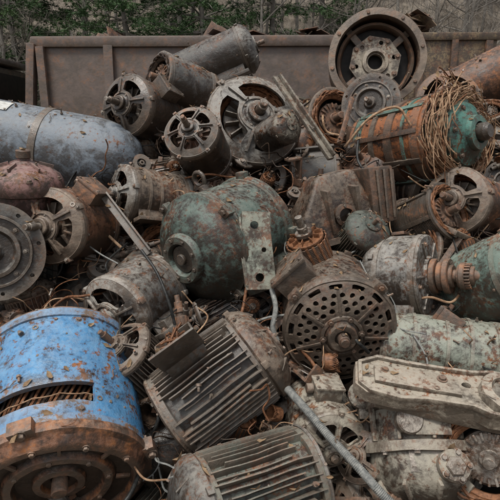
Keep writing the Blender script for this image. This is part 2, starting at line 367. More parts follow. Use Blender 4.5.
def motor(R, L, body, front, back, mats, foot=False, tbox=None, eye=False, shaft=.4, seed=0, wins=None, dent=.005, nf=52):
    """mats: body, bell, shaft metal, interior"""
    b = MB(list(mats)+['void']); rnd = random.Random(seed); h = L/2
    if body == 'smooth' or body == 'band':
        w = wins or []
        b.tubewin(R, R*.06, -h, h, w, 0, None, 96 if wins else 64)
        b.lathe([(R*1.0, h-R*.14), (R*1.025, h-R*.13), (R*1.025, h-.002), (R*.97, h)], 0, None, 64)
        b.lathe([(R*1.0, -h+R*.14), (R*1.025, -h+R*.13), (R*1.025, -h+.002), (R*.97, -h)], 0, None, 64)
        if body == 'band':
            for q in (-.45, .1, .5): b.lathe([(R*.99, h*q-R*.05), (R*1.03, h*q-R*.045), (R*1.03, h*q+R*.045), (R*.99, h*q+R*.05)], 0, None, 64)
        for z in (h*.78, -h*.78):
            for i in range(6): b.bolt(R*.028, RZ(TAU*i/6+.3) @ T(R*1.0, 0, z) @ RY(pi/2))
    elif body == 'fins':
        b.lathe([(R*.86, -h), (R*.86, h)], 0, None, 64)
        b.lathe([(R*.8, h-R*.16), (R*.97, h-R*.14), (R*.98, h), (R*.8, h)], 0, None, 64)
        b.lathe([(R*.8, -h+R*.16), (R*.97, -h+R*.14), (R*.98, -h), (R*.8, -h)], 0, None, 64)
        for i in range(nf):
            a = TAU*(i+.5)/nf; r1 = R*(1.03-.03*rnd.random()); t0 = R*.02; t1 = R*.012; zz = h-R*.08
            za = -zz+(rnd.random()**7)*L*.2; zb = zz-(rnd.random()**7)*L*.2; be = rnd.gauss(0, .012)*R
            if rnd.random() < .06: r1 = R*.93
            vs = []; K = 6
            for k in range(K+1):
                z = za+(zb-za)*k/K; wv = be+rnd.gauss(0, .004)*R; rk = r1*(1-abs(rnd.gauss(0, .006)))
                vs += [(R*.82, -t0, z), (R*.82, t0, z), (rk, t1+wv, z), (rk, -t1+wv, z)]
            fs = [[0, 1, 2, 3], [4*K, 4*K+3, 4*K+2, 4*K+1]]
            for k in range(K):
                for q in ((1, 2), (2, 3), (3, 0)): fs.append([4*k+q[0], 4*k+4+q[0], 4*k+4+q[1], 4*k+q[1]])
            b.add(vs, fs, 0, RZ(a))
    elif body == 'lam':
        pr = []; n = int(L/(R*.055))
        for i in range(n):
            z = -h+L*i/n; dz = L/n; rj = R*(.93+.015*rnd.random())
            pr += [(rj, z+dz*.05), (rj, z+dz*.7), (rj-.03*R, z+dz*.75), (rj-.03*R, z+dz*1.0)]
        b.lathe(pr, 0, None, 56)
        for i in range(6): b.box(R*.1, R*.16, L*1.0, 0, RZ(TAU*i/6) @ T(R*.94, 0, 0)); 
    ri = R*.82 if body == 'fins' else R*.9
    if not wins: b.lathe([(ri, -h), (ri, h*.9)], 4, None, 40)
    b.lathe([(ri, h*.1), (0, h*.1)], 4, None, 40); b.lathe([(ri, -h*.1), (0, -h*.1)], 4, None, 40)
    if front in ('bell4', 'bell3', 'bell6', 'perf'):
        coilring(b, R*.95, h*.3, h*1.0, 3, None, 30); fan(b, R, h*.72, 1 if seed % 2 else 2)
    if back in ('bell4', 'bell3', 'bell6'): coilring(b, R*.95, h*.3, h*1.0, 3, RX(pi), 26); fan(b, R, h*.72, 2, RX(pi))
    if wins:
        b.lathe([(R*.78, -h*.5), (R*.78, h*.95)], 4, None, 48)
        for i in range(84):
            a = TAU*i/84; r0 = R*rnd.uniform(.82, .87)
            b.tube([(r0*cos(a+.09*q+rnd.gauss(0, .006)), r0*sin(a+.09*q), h*(.1+.17*q)) for q in range(6)], R*.017, 'copper' if i % 3 else 3, 6)
        for q in range(3): b.tube([(R*.89*cos(TAU*i/60), R*.89*sin(TAU*i/60), h*(.45+.12*q)+.004*sin(i*2+q)) for i in range(60)], R*.008, 'straw', 5, None, True)
    end(b, front, R, T(0, 0, h), 1, shaft, seed); end(b, back, R, T(0, 0, -h) @ RX(pi), 1, shaft*.4, seed+1)
    if foot:
        for s in (-1, 1):
            b.box(R*.5, R*.13, L*.95, 0, T(s*R*.78, -R*1.02, 0)); b.box(R*.09, R*.62, L*.85, 0, T(s*R*.72, -R*.74, 0) @ RZ(s*.18))
            for z in (-.36, .36): b.bolt(R*.06, T(s*R*.9, -R*.95, L*z) @ RX(-pi/2))
            b.box(R*.34, R*.3, R*.05, 0, T(s*R*.84, -R*.88, L*.3)); b.box(R*.34, R*.3, R*.05, 0, T(s*R*.84, -R*.88, -L*.3))
    if tbox:
        a = rnd.uniform(.9, 1.6) if tbox is True or tbox == 'open' else tbox
        X = RZ(a) @ T(R*1.13, 0, 0)
        if tbox == 'open':
            X = RZ(2.35) @ T(R*1.13, 0, -R*.1)
            for s in (-1, 1):
                b.box(R*.4, R*.04, R*.85, 0, X @ T(0, s*R*.36, 0)); b.box(R*.4, R*.72, R*.04, 0, X @ T(0, 0, s*R*.41))
            b.box(R*.05, R*.7, R*.8, 'rust', X @ T(-R*.12, 0, 0))
            for i in range(12):
                p = [Vector((-R*.1+R*.12*k, rnd.uniform(-.2, .2)*R+R*.05*k*rnd.uniform(-1, 1), rnd.uniform(-.2, .2)*R+R*.06*k*rnd.uniform(-1, 1))) for k in range(5)]
                b.tube(p, R*.022, 'copper', 6, X)
            b.box(R*.04, R*.8, R*.95, 0, X @ T(R*.3, R*.62, 0) @ RZ(-.9), .1)
        else:
            b.box(R*.38, R*.72, R*.78, 0, X); b.box(R*.07, R*.80, R*.86, 0, X @ T(R*.22, 0, 0), .3)
            for sy in (-1, 1):
                for sz in (-1, 1): b.bolt(R*.035, X @ T(R*.255, sy*R*.33, sz*R*.36) @ RY(pi/2))
            b.cyl(R*.13, 0, R*.2, 2, X @ T(0, R*.36, 0) @ RX(-pi/2))
    if eye:
        X = T(0, R*1.18, 0); b.cyl(R*.1, 0, R*.12, 2, T(0, R*.98, 0) @ RX(-pi/2))
        b.tube([(R*.13*cos(TAU*i/18), R*.06+R*.13*sin(TAU*i/18), 0) for i in range(18)], R*.045, 2, 8, X, True)
    return b.mesh('electric_motor', dent, 6)

# ------------------------------------------------------------------ hero motors
def hero(pos, d, roll, *a, name='electric_motor', **k):
    me = motor(*a, **k); return put(name, me, pos, d, roll)

# blue motor, bottom left
hero((-.765, 2.02, -.66), (.27, -.74, -.58), 0, .315, .56, 'smooth', 'bigring', 'flat', ['blue', 'rust', 'rust', 'coil'], seed=1, shaft=.1,
     wins=[(radians(66), radians(136), .10, .18), (radians(170), radians(225), .1, .18), (radians(-10)+TAU, TAU, .1, .18)], tbox=None)
# green motor centre
hero((-.12, 2.62, .06), (-.62, -.72, -.32), .3, .275, .36, 'smooth', 'cone', 'cone', ['green', 'green', 'dark', 'coil'], seed=2, shaft=.02, eye=True, foot=True)
# perforated motor
hero((.40, 2.40, -.30), (.0, -.93, -.3), .15, .245, .34, 'smooth', 'perf', 'dome', ['brown', 'brown', 'rust', 'coil'], seed=3, shaft=.16, tbox=2.2)
# grey finned
hero((-.15, 2.12, -.57), (.72, .12, .52), -.5, .205, .42, 'fins', 'dome', 'flat', ['dgrey', 'brown', 'dark', 'coil'], seed=4, tbox='open', shaft=0)
# finned bottom
hero((.02, 1.84, -.90), (-.82, -.38, -.1), .3, .2, .42, 'fins', 'dome', 'flat', ['dgreen', 'dgrey', 'rust', 'coil'], seed=5, shaft=0)
# dusty pale small
hero((.30, 2.12, -.74), (.1, -.9, -.25), .3, .15, .28, 'smooth', 'bell6', 'flat', ['beige', 'beige', 'brown', 'coil'], seed=6, shaft=.1, tbox=1.2)
# right edge ring
hero((.89, 1.85, -.74), (-.45, -.85, .1), 0, .17, .25, 'smooth', 'open', 'flat', ['grey', 'grey', 'steel', 'coil'], seed=8)
# pale green cylinder
hero((.86, 2.32, -.47), (.97, -.2, -.1), 0, .165, .5, 'band', 'dome', 'flat', ['pale', 'beige', 'rust', 'coil'], seed=9, shaft=.1)
# green motor right edge
hero((1.20, 2.45, -.17), (.35, -.75, .3), 0, .22, .4, 'smooth', 'dome', 'flat', ['green', 'green', 'rust', 'coil'], seed=10)
# disc motor with pulley
me = motor(.2, .2, 'smooth', 'flat', 'dome', ['grey', 'grey', 'rust', 'coil'], seed=12, foot=True)
o = put('electric_motor', me, (.78, 2.5, -.13), (.80, -.6, .03))
b = MB(['rust'])
for i, (r, z) in enumerate(((.085, 0), (.07, .03), (.085, .06), (.055, .075), (.055, .12), (.065, .13), (.045, .17))): b.cyl(r, z, z+.026, 0, None, 32, .004)
b.cyl(.03, -.05, .24, 0)
for i in range(22): b.box(.012, .008, .05, 0, RZ(TAU*i/22) @ T(.055, 0, .155))
po = link('stepped_pulley', b.mesh('pulley', .001)); po.parent = o; po.matrix_local = T(0, 0, .13)
# dark motor mid left
hero((-.55, 2.42, -.24), (-.45, -.8, -.35), .4, .18, .28, 'smooth', 'bell3', 'dome', ['dgrey', 'grey', 'rust', 'coil'], seed=13, foot=True)
# small grey rust motor
hero((-.58, 2.92, .30), (-.75, -.62, .05), .2, .165, .34, 'band', 'bell4', 'dome', ['brown', 'grey', 'rust', 'coil'], seed=14, foot=True)
# rusty 4-window face
hero((-.93, 2.60, .13), (-.25, -.94, -.08), .5, .185, .32, 'smooth', 'bell4', 'dome', ['rust', 'brown', 'steel', 'copper'], seed=15, tbox=.4)
# dark round housing, left edge
hero((-1.22, 2.45, .0), (.25, -.95, -.05), 0, .20, .3, 'smooth', 'flange', 'flat', ['dark', 'dgrey', 'steel', 'coil'], seed=16, shaft=.15)
# blue grey gas cylinder top left
b = MB(['bluegrey', 'dark', 'label', 'rust'])
b.lathe([(0, -.75), (.15, -.74), (.22, -.70), (.252, -.62), (.255, -.5), (.255, .30), (.25, .36), (.235, .43), (.205, .50), (.15, .56), (.09, .59), (.07, .60), (.068, .64), (0, .645)], 0, None, 72)
b.lathe([(.254, -.03), (.262, -.028), (.262, .015), (.254, .018)], 1, None, 72)
b.lathe([(.06, .63), (.06, .69), (.045, .70), (.04, .74), (0, .74)], 3, None, 20)
b.box(.07, .03, .03, 3, T(.05, 0, .71))
vs = []
for i in range(9):
    for z in (-.33, -.22): a = radians(30+i*2.6); vs.append((.2615*cos(a), .2615*sin(a), z))
b.add(vs, [[2*i, 2*i+2, 2*i+3, 2*i+1] for i in range(8)], 2)
o = put('gas_cylinder', b.mesh('cyl', .004, 4), (-1.27, 3.2, .64), (.97, -.05, -.19), 1.6)
# top row
hero((-.27, 3.55, 1.32), (.85, -.15, .32), .2, .165, .5, 'smooth', 'dome', 'bell4', ['dgrey', 'grey', 'rust', 'coil'], seed=18, foot=True)
hero((-.69, 3.3, .91), (-.45, -.88, -.02), .1, .19, .34, 'smooth', 'bell4', 'dome', ['dark', 'dark', 'steel', 'coil'], seed=19, tbox=.5)
hero((-.47, 3.42, 1.12), (-.75, -.6, .1), .1, .17, .34, 'smooth', 'open', 'dome', ['dgrey', 'brown', 'rust', 'coil'], seed=20)
hero((-.01, 3.32, .80), (.25, -.9, .2), .2, .30, .24, 'smooth', 'bell3', 'bell4', ['brown', 'grey', 'steel', 'copper'], seed=21, shaft=.25)
hero((.16, 3.05, .72), (.55, -.8, .1), .2, .10, .2, 'smooth', 'dome', 'flat', ['steel', 'beige', 'rust', 'coil'], seed=22, shaft=.2)
hero((.53, 3.4, .86), (.35, -.9, .1), .2, .2, .2, 'lam', 'open', 'open', ['brown', 'brown', 'rust', 'copper'], seed=23)
hero((.83, 3.3, .93), (-.45, -.88, .0), .2, .165, .28, 'smooth', 'flange', 'dome', ['dgrey', 'dgrey', 'steel', 'coil'], seed=24)
hero((1.82, 3.9, 1.31), (.9, -.3, .4), .2, .2, .6, 'smooth', 'dome', 'flat', ['rust', 'rust', 'rust', 'coil'], seed=25)
hero((1.35, 3.5, .95), (-.2, -.9, .2), .2, .2, .4, 'fins', 'bell4', 'flat', ['brown', 'rust', 'rust', 'coil'], seed=26)
hero((1.25, 2.85, .25), (-.7, -.7, .1), .2, .18, .35, 'smooth', 'bell4', 'dome', ['rust', 'brown', 'rust', 'copper'], seed=27)
hero((.98, 2.78, .16), (.5, -.8, .3), .2, .16, .3, 'lam', 'open', 'dome', ['dark', 'brown', 'rust', 'copper'], seed=28)
hero((-.47, 2.18, -.53), (-.4, -.5, .6), .2, .14, .3, 'fins', 'bell6', 'flat', ['dgrey', 'brown', 'rust', 'coil'], seed=29)
hero((-.30, 2.98, .62), (-.2, -.9, .3), .2, .16, .3, 'smooth', 'bell6', 'dome', ['dark', 'dgrey', 'rust', 'coil'], seed=30)
hero((.55, 2.66, .02), (.3, -.8, .5), .2, .12, .3, 'fins', 'dome', 'dome', ['green', 'dgreen', 'rust', 'coil'], seed=31)

# ring housing with cream octagonal plate
b = MB(['brown', 'beige', 'rust', 'void'])
R = .33
b.tubewin(R, .03, -.2, .14, [], 'rust')
b.lathe([(R*.99, .08), (R*1.05, .09), (R*1.05, .15), (R*.9, .155), (R*.88, .10)], 0, None, 64)
b.lathe([(R*.97, -.02), (0, -.02)], 3, None, 40)
b.lathe([(R*.8, .0), (R*.84, .05), (R*.78, .06), (R*.74, .0)], 2, None, 56)
b.plate(.19, [circ(0, 0, .055, 24)]+[circ(.14*cos(TAU*i/6), .14*sin(TAU*i/6), .016) for i in range(6)], .03, 'tan', T(0, 0, .05), outer=circ(0, 0, .19, 8))
b.lathe([(.10, .05), (.095, .065), (.07, .07), (.06, .05), (.058, .0)], 'tan', None, 32)
for i in range(4): b.box(R*.7, .05, .03, 0, RZ(TAU*i/4+.5) @ T(R*.62, 0, .02))
for i in range(8): b.bolt(.014, RZ(TAU*i/8) @ T(.165, 0, .05)); b.bolt(.013, RZ(TAU*i/8) @ T(R*.97, 0, .15))
b.tube([(.06+.02*i, -.28+.01*i*i*.3, .1+.02*i) for i in range(7)], .008, 2, 6)
put('motor_housing', b.mesh('housing', .004), (.90, 3.62, 1.35), (-.12, -.97, -.08), .2, .97)

# orange / teal motor with frayed winding
b = MB(['orange', 'teal', 'rust', 'straw', 'void', 'dark'])
R = .255; L = .5; h = .25
b.tubewin(R, .015, -h, h, [], 0)
for z, m, w in ((-.21, 'teal', .03), (-.1, 'brown', .02), (.02, 'rust', .03), (.12, 'teal', .012), (.2, 'orange', .03)):
    b.lathe([(R*.99, z-w), (R*1.035, z-w+.004), (R*1.035, z+w-.004), (R*.99, z+w)], m, None, 64)
for i in range(7): b.box(.02, .03, L*.9, ['teal', 'rust', 'brown'][i % 3], RZ(.5+i*.65) @ T(R*1.02, 0, 0))
b.lathe([(R*.95, h), (.18, h+.02)], 4)
b.lathe([(.19, h-.05), (.19, h+.1), (.175, h+.13), (.13, h+.15), (.10, h+.17), (.095, h+.2), (.06, h+.205), (.055, h+.16), (0, h+.15)], 1, None, 48)
b.lathe([(.05, h+.15), (.05, h+.24), (.035, h+.26), (0, h+.26)], 5, None, 24)
for i in range(6): b.bolt(.012, RZ(TAU*i/6) @ T(.15, 0, h+.14)); b.box(.03, .04, .07, 'teal', RZ(TAU*i/6+.5) @ T(.185, 0, h+.08))
end(b, 'bell4', R, T(0, 0, -h) @ RX(pi), 0, .2)
rw = random.Random(5)
for s in range(400):
    a0 = rw.uniform(0, TAU); ln = rw.uniform(.5, 1.6); tw = rw.uniform(2, 5); ph = rw.uniform(0, TAU)
    rc = .235+rw.gauss(0, .022); zc = h+.07+rw.gauss(0, .034); am = rw.uniform(.008, .034)
    loose = rw.random() < .1; pts = []
    for k in range(16):
        t = k/15; a = a0+ln*t*(1 if s % 2 else -1); e = (t**2)*(.12 if loose else 0)
        pts.append(((rc+e+am*cos(tw*a+ph))*cos(a), (rc+e+am*cos(tw*a+ph))*sin(a), zc+am*sin(tw*a+ph)+e*.3*sin(ph)))
    b.tube(pts, rw.uniform(.002, .0042), 3 if rw.random() < .75 else 'copper', 5)
put('electric_motor', b.mesh('wound_motor', .004), (1.0, 3.12, .66), (.60, -.80, -.02))

# pink domed cap
b = MB(['pink', 'pink', 'rust', 'coil'])
b.lathe([(.1, -.2), (.14, -.19), (.15, -.05), (.175, -.04), (.185, -.01), (.18, .02), (.165, .05), (.12, .085), (.07, .10), (.05, .11), (.03, .12), (.026, .15), (0, .15)], 0, None, 56)
for i in range(6): b.bolt(.012, RZ(TAU*i/6) @ T(.165, 0, .035)); b.box(.07, .01, .04, 0, RZ(TAU*i/6+.4) @ T(.1, 0, .085) @ RY(.3))
b.cyl(.035, .13, .17, 2)
put('motor_cover', b.mesh('cover', .004), (-1.12, 2.5, .33), (.05, -.3, .95))

# rust brown tapered cast cover
b = MB(['brown', 'rust', 'steel', 'void'])
def loft(b, rings, mat, th=.015):
    vs = []; fs = []; n = len(rings[0])
    for r in rings: vs += [Vector(p) for p in r]
    for k in range(len(rings)-1):
        for i in range(n): j = (i+1) % n; fs.append([k*n+i, k*n+j, (k+1)*n+j, (k+1)*n+i])
    fs.append([(len(rings)-1)*n+i for i in range(n)])
    ns = [Vector((v.x, v.y, 0)).normalized() for v in vs]; b.shell(vs, fs, ns, th, mat)
def rr(sx, sy, z, ox=0, oy=0, c=.22, n=6):
    o = []; r = min(sx, sy)*c
    for q, (cx, cy) in enumerate(((1, 1), (-1, 1), (-1, -1), (1, -1))):
        for i in range(n): a = q*pi/2+(pi/2)*i/(n-1); o.append((ox+cx*(sx-r)+r*cos(a), oy+cy*(sy-r)+r*sin(a), z))
    return o
loft(b, [rr(.25, .17, -.19), rr(.25, .17, -.16), rr(.215, .145, -.158), rr(.195, .13, -.02), rr(.14, .10, .09, .03), rr(.12, .085, .15, .04), rr(.10, .07, .165, .045), rr(.05, .04, .17, .05)], 0)
for x in (-.22, 0, .22): b.bolt(.013, T(x, -.158, -.158)); b.bolt(.013, T(x, .158, -.158))
b.box(.02, .10, .22, 0, T(-.06, -.12, -.02) @ RX(.12)); b.box(.02, .10, .22, 0, T(.1, -.12, -.02) @ RX(.12))
b.lathe([(.06, 0), (.06, .02), (.04, .025), (.035, .005), (0, .005)], 1, T(.02, -.14, -.05) @ RX(pi/2+.1), 28)
for i in range(4): b.bolt(.008, T(.02, -.14, -.05) @ RX(pi/2+.1) @ RZ(i*pi/2) @ T(.05, 0, .02))
b.box(.14, .32, .30, 1, T(.25, .0, .0) @ RY(.08), .1); b.box(.02, .26, .24, 0, T(.33, 0, .0) @ RY(.08), .1)
for q in range(3): b.box(.10, .012, .26, 0, T(.26, -.165, 0) @ RY(.08) @ T(-.04+.04*q, 0, 0) @ Matrix.Diagonal((.12, 1, 1, 1)), .1)
put('cast_iron_cover', b.mesh('bracket', .009), (.42, 2.70, .24), (-.22, -.15, .96), .25)
# rotor
def rotor(R, L, mats):
    b = MB(mats); pr = []; n = 26
    for i in range(n): z = -L/2+L*i/n; pr += [(R, z), (R, z+L/n*.6), (R*.95, z+L/n*.65), (R*.95, z+L/n)]
    b.lathe(pr, 0, None, 40); b.cyl(R*.9, -L/2-.012, -L/2+.002, 1); b.cyl(R*.9, L/2-.002, L/2+.012, 1)
    for i in range(20): b.box(R*.06, R*.12, L*1.03, 1, RZ(TAU*i/20) @ RY(.0) @ T(R*.985, 0, 0) @ RX(.12))
    for i in range(10): b.box(R*.3, R*.04, .03, 1, RZ(TAU*i/10) @ T(R*.65, 0, L/2+.02))
    b.cyl(R*.25, -L*.85, L*.85, 2); b.cyl(R*.18, -L*1.1, L*1.1, 2); b.cyl(R*.42, L*.62, L*.72, 2, None, 32)
    return b.mesh('rotor', .002)
put('motor_rotor', rotor(.1, .22, ['rust', 'copper', 'steel']), (.31, 2.47, -.04), (-.35, -.45, .8), 0)
# junction box cover plate
b = MB(['pale', 'brown'])
b.plate(.3, [circ(0, .12, .02), circ(0, -.13, .02), circ(.03, 0, .012)], .008, 0, outer=[(-.07, -.18), (.05, -.19), (.075, -.1), (.065, .02), (.08, .17), (-.05, .19), (-.06, .1), (-.08, 0)], rings=5)
b.box(.01, .33, .035, 0, T(-.066, 0, -.012)); b.box(.01, .33, .035, 0, T(.068, 0, -.012))
put('metal_cover_plate', b.mesh('cplate', .008), (.035, 2.32, .0), (.25, -.95, .1), .08)

# gear housing bottom right
b = MB(['beige', 'beige', 'steel', 'coil', 'void'])
b.lathe([(0, -.19), (.13, -.19), (.185, -.17), (.19, -.13), (.175, -.12), (.18, -.02), (.195, .05), (.19, .12), (.165, .16), (.12, .2), (.075, .215), (.07, .25), (.045, .26), (0, .25)], 0, None, 64)
b.lathe([(.17, -.01), (.215, -.005), (.215, .03), (.18, .035)], 0, None, 64)
for i in range(10): b.bolt(.012, RZ(TAU*i/10) @ T(.2, 0, .03)); b.box(.02, .012, .12, 0, RZ(TAU*i/10+.3) @ T(.19, 0, -.07)); b.box(.07, .012, .05, 0, RZ(TAU*i/10+.3) @ T(.165, 0, .15) @ RY(.8))
for s in (-1, 1):
    b.plate(.06, [circ(0, 0, .022)], .03, 0, T(s*.2, -.02, -.19) @ RX(pi/2), outer=circ(0, 0, .055, 20))
    b.box(.09, .05, .09, 0, T(s*.17, -.02, -.14))
b.cyl(.035, .2, .36, 2); b.cyl(.028, .2, .42, 2)
b.cyl(.06, 0, .05, 0, T(.05, -.16, .04) @ RX(pi/2)); b.cyl(.035, .0, .07, 2, T(.05, -.16, .04) @ RX(pi/2), 6)
b.cyl(.055, 0, .06, 0, T(.05, .17, .08) @ RX(-pi/2)); b.cyl(.035, 0, .07, 2, T(.05, .17, .08) @ RX(-pi/2), 6); b.cyl(.05, 0, .05, 2, T(-.08, .16, -.07) @ RX(-pi/2))
for i in range(5): b.bolt(.009, T(.05, .23, .08) @ RX(-pi/2) @ RZ(TAU*i/5) @ T(.045, 0, 0))
b.box(.13, .1, .03, 1, T(0, .19, -.07) @ RX(pi/2)); b.box(.12, .006, .08, 'steel', T(-.03, .185, .06) @ RZ(.2), .1)
put('gear_housing', b.mesh('gearbox', .005), (.655, 1.95, -.76), (.0, -.42, -.9), 0)

# heavy casting lying over the gear housing
b = MB(['tan', 'brown', 'rust', 'void'])
out = [(-.30, -.07), (-.26, -.10), (-.15, -.105), (-.05, -.085), (.1, -.09), (.16, -.11), (.33, -.11), (.34, .10), (.20, .11), (.12, .095), (.0, .085), (-.12, .10), (-.24, .10), (-.31, .05)]
b.plate(.34, [circ(-.05, .0, .014), circ(.09, .03, .016)], .045, 0, T(0, 0, .02), outer=out, rings=12)
for i in range(len(out)):
    p, q = Vector(out[i])*.95, Vector(out[(i+1) % len(out)])*.95; dd = q-p; mid = (p+q)/2
    b.box(dd.length*1.08, .014, .02, 0, T(mid.x, mid.y, .025) @ RZ(math.atan2(dd.y, dd.x)), .3)
b.lathe([(.095, .0), (.09, .03), (.06, .035), (.055, .02), (0, .018)], 0, T(.22, 0, .02), 40)
for i in range(6): b.bolt(.011, T(.22, 0, .04) @ RZ(i*TAU/6) @ T(.075, 0, 0))
b.box(.5, .03, .06, 0, T(.03, -.075, -.03) @ RZ(-.02), .15)
b.box(.30, .10, .02, 0, T(-.09, .0, .022) @ RZ(.03), .3)
for x in (-.2, .0): b.bolt(.012, T(x, .02, .033))
X = HF @ T(.69, 1.82, -.51) @ RZ(-.22) @ RY(.13) @ RX(radians(30)) 
link('cast_metal_plate', b.mesh('plate', .011, 7), X)

# ------------------------------------------------------------------ bars, conduits, cables (heap frame)
def bar(name, p, q, w, t, mat, roll=0):
    p, q = Vector(p), Vector(q); b = MB([mat]); L = (q-p).length
    b.box(w, t, L, 0, None, .15); b.box(t*.8, w*.8, L*.97, 0, T(w*.42, w*.35, 0), .15)
    return put(name, b.mesh('bar', .006, 3), (p+q)/2, q-p, roll)
bar('steel_bar', (.15, 3.02, 1.05), (.46, 2.86, .52), .045, .02, 'beige', .5)
bar('steel_bar', (.62, 3.05, .92), (.50, 2.8, .60), .03, .015, 'rust', .5)
bar('steel_bar', (-.75, 2.55, .28), (-.50, 2.45, -.02), .04, .012, 'dgrey', 1)
bar('steel_bar', (-.9, 3.3, .85), (-.45, 3.2, .70), .03, .012, 'dark', 1)
bar('steel_bar', (1.1, 2.6, .05), (.78, 2.4, -.3), .035, .012, 'rust', 1)
def smooth_path(pts, n=8):
    P = [Vector(p) for p in pts]; P = [P[0]*2-P[1]]+P+[P[-1]*2-P[-2]]; o = []
    for i in range(1, len(P)-2):
        a, b_, c, d = P[i-1:i+3]
        for k in range(n):
            t = k/n; o.append(.5*((2*b_)+(c-a)*t+(2*a-5*b_+4*c-d)*t*t+(3*b_-a-3*c+d)*t**3))
    o.append(P[-2]); return o
def cable(name, pts, r, mat, ridged=False, seg=8, n=8):
    b = MB([mat])
    if ridged:
        pp = smooth_path(pts, 40); b.tube(pp, [r*(1+.14*(i % 2)) for i in range(len(pp))], 0, 12)
    else: b.tube(smooth_path(pts, n), r, 0, seg)
    return link(name, b.mesh('cable', 0, sharp=60), HF)
cable('flexible_conduit', [(.15, 2.02, -.56), (.22, 1.93, -.62), (.30, 1.86, -.70), (.38, 1.79, -.77), (.47, 1.74, -.86), (.56, 1.70, -.93)], .015, 'cableg', True)
cable('flexible_conduit', [(.10, 2.3, -.18), (.115, 2.24, -.26), (.10, 2.2, -.34), (.12, 2.2, -.40)], .011, 'cableg', True)
rc = random.Random(3)
def surf(z): return 1.9+(z+.76)*.86
for i in range(48):
    x = rc.uniform(-1.3, 1.3); z = rc.uniform(-.9, 1.15); a = rc.uniform(0, TAU); pts = []
    if z > .62 and x < -.75: z -= .5
    for k in range(rc.randint(4, 7)):
        pts.append((x, surf(z)-rc.uniform(-.08, .1), z)); a += rc.gauss(0, .7); x += cos(a)*.10; z += sin(a)*.10-.02
    cable('loose_cable', pts, rc.choice([.003, .004, .006, .008]), rc.choice(['rubber', 'rubber', 'rubber', 'cableg', 'copper', 'straw']))
cable('loose_cable', [(.62, 2.85, .66), (.60, 2.78, .5), (.66, 2.7, .36), (.63, 2.62, .2), (.7, 2.55, .1)], .008, 'rubber')
cable('loose_cable', [(.55, 2.9, .60), (.68, 2.85, .75), (.82, 2.8, .80), (.9, 2.8, .70)], .007, 'straw')
cable('loose_cable', [(-.5, 2.3, .0), (-.42, 2.25, -.1), (-.36, 2.2, -.22), (-.33, 2.2, -.33)], .007, 'rubber')
# bunches of tangled wire caught in the gaps
for i in range(52):
    x0 = rc.uniform(-1.3, 1.4); z0 = rc.uniform(-.85, 1.05)
    if z0 > .5 and x0 < -.75: z0 -= .6
    b = MB([rc.choice(['rubber', 'copper', 'coil', 'straw']), rc.choice(['copper', 'rubber', 'cableg'])])
    for k in range(rc.randint(6, 13)):
        p = Vector((x0, surf(z0)+.07, z0))+Vector((rc.gauss(0, .04), rc.gauss(0, .04), rc.gauss(0, .04))); a = Vector((rc.gauss(0, 1), rc.gauss(0, .5), rc.gauss(0, 1))).normalized(); pts = [p]
        for q in range(rc.randint(3, 6)):
            a = (a+Vector((rc.gauss(0, .7), rc.gauss(0, .5), rc.gauss(-.1, .7)))).normalized(); pts.append(pts[-1]+a*.05)
        b.tube(smooth_path(pts, 4), rc.uniform(.0018, .004), rc.choice([0, 0, 1]), 5)
    link('tangled_wire', b.mesh('wire', 0, sharp=60), HF)

# ------------------------------------------------------------------ filler motors and loose parts (the body of the heap)
kinds = []
bodies = ['smooth', 'band', 'fins', 'smooth', 'lam', 'fins']; fr = ['bell4', 'bell3', 'open', 'dome', 'flange', 'open', 'bell6', 'cone', 'bell3', 'bell4']
pal = ['dgrey', 'dark', 'brown', 'rust', 'dgrey', 'dgreen', 'dark', 'brown', 'dark', 'dark', 'rust', 'dark', 'dgrey', 'rust']  # mostly dark colours, so the gaps between front motors look deeper in shade
rf = random.Random(21)
for i in range(22):
    m0 = pal[i % len(pal)]; m1 = rf.choice([m0, 'brown', 'dark', 'rust'])
    kinds.append(motor(rf.uniform(.12, .17), rf.uniform(.22, .34), bodies[i % 6], fr[i % 10], rf.choice(['dome', 'bell4', 'flat']),
                 [m0, m1, rf.choice(['rust', 'dark']), rf.choice(['coil', 'copper'])], foot=rf.random() < .5, tbox=(True if rf.random() < .4 else None), eye=rf.random() < .3, seed=50+i, dent=.006, nf=40))
def topz(x):   # crest line of the heap face
    if x < -.85: return .55
    if x < -.6: return .95
    return 1.12
cnt = 0
for rz in range(11):
    z = -1.32+rz*.25
    for cx in range(19):
        x = -2.5+cx*.285+rf.uniform(-.08, .08)+(rz % 2)*.14; zz = z+rf.uniform(-.06, .06)
        if zz > topz(x): continue
        d = surf(zz)+.35+rf.uniform(-.07, .09)+max(0, abs(x)-1.9)*.6
        put('electric_motor', rf.choice(kinds), (x, d, zz), (rf.uniform(-1, 1), rf.uniform(-1, .1), rf.uniform(-.7, .7)), rf.uniform(0, TAU), rf.uniform(.85, 1.15)); cnt += 1
for i in range(26):
    x = -2.3+i*.185+rf.uniform(-.05, .05); z = min(topz(x), 1.05)+rf.uniform(-.12, .04)
    put('electric_motor', rf.choice(kinds), (x, surf(z)+.55+rf.uniform(0, .3), z), (rf.uniform(-1, 1), rf.uniform(-1, .1), rf.uniform(-.4, .7)), rf.uniform(0, TAU), rf.uniform(.8, 1.1))
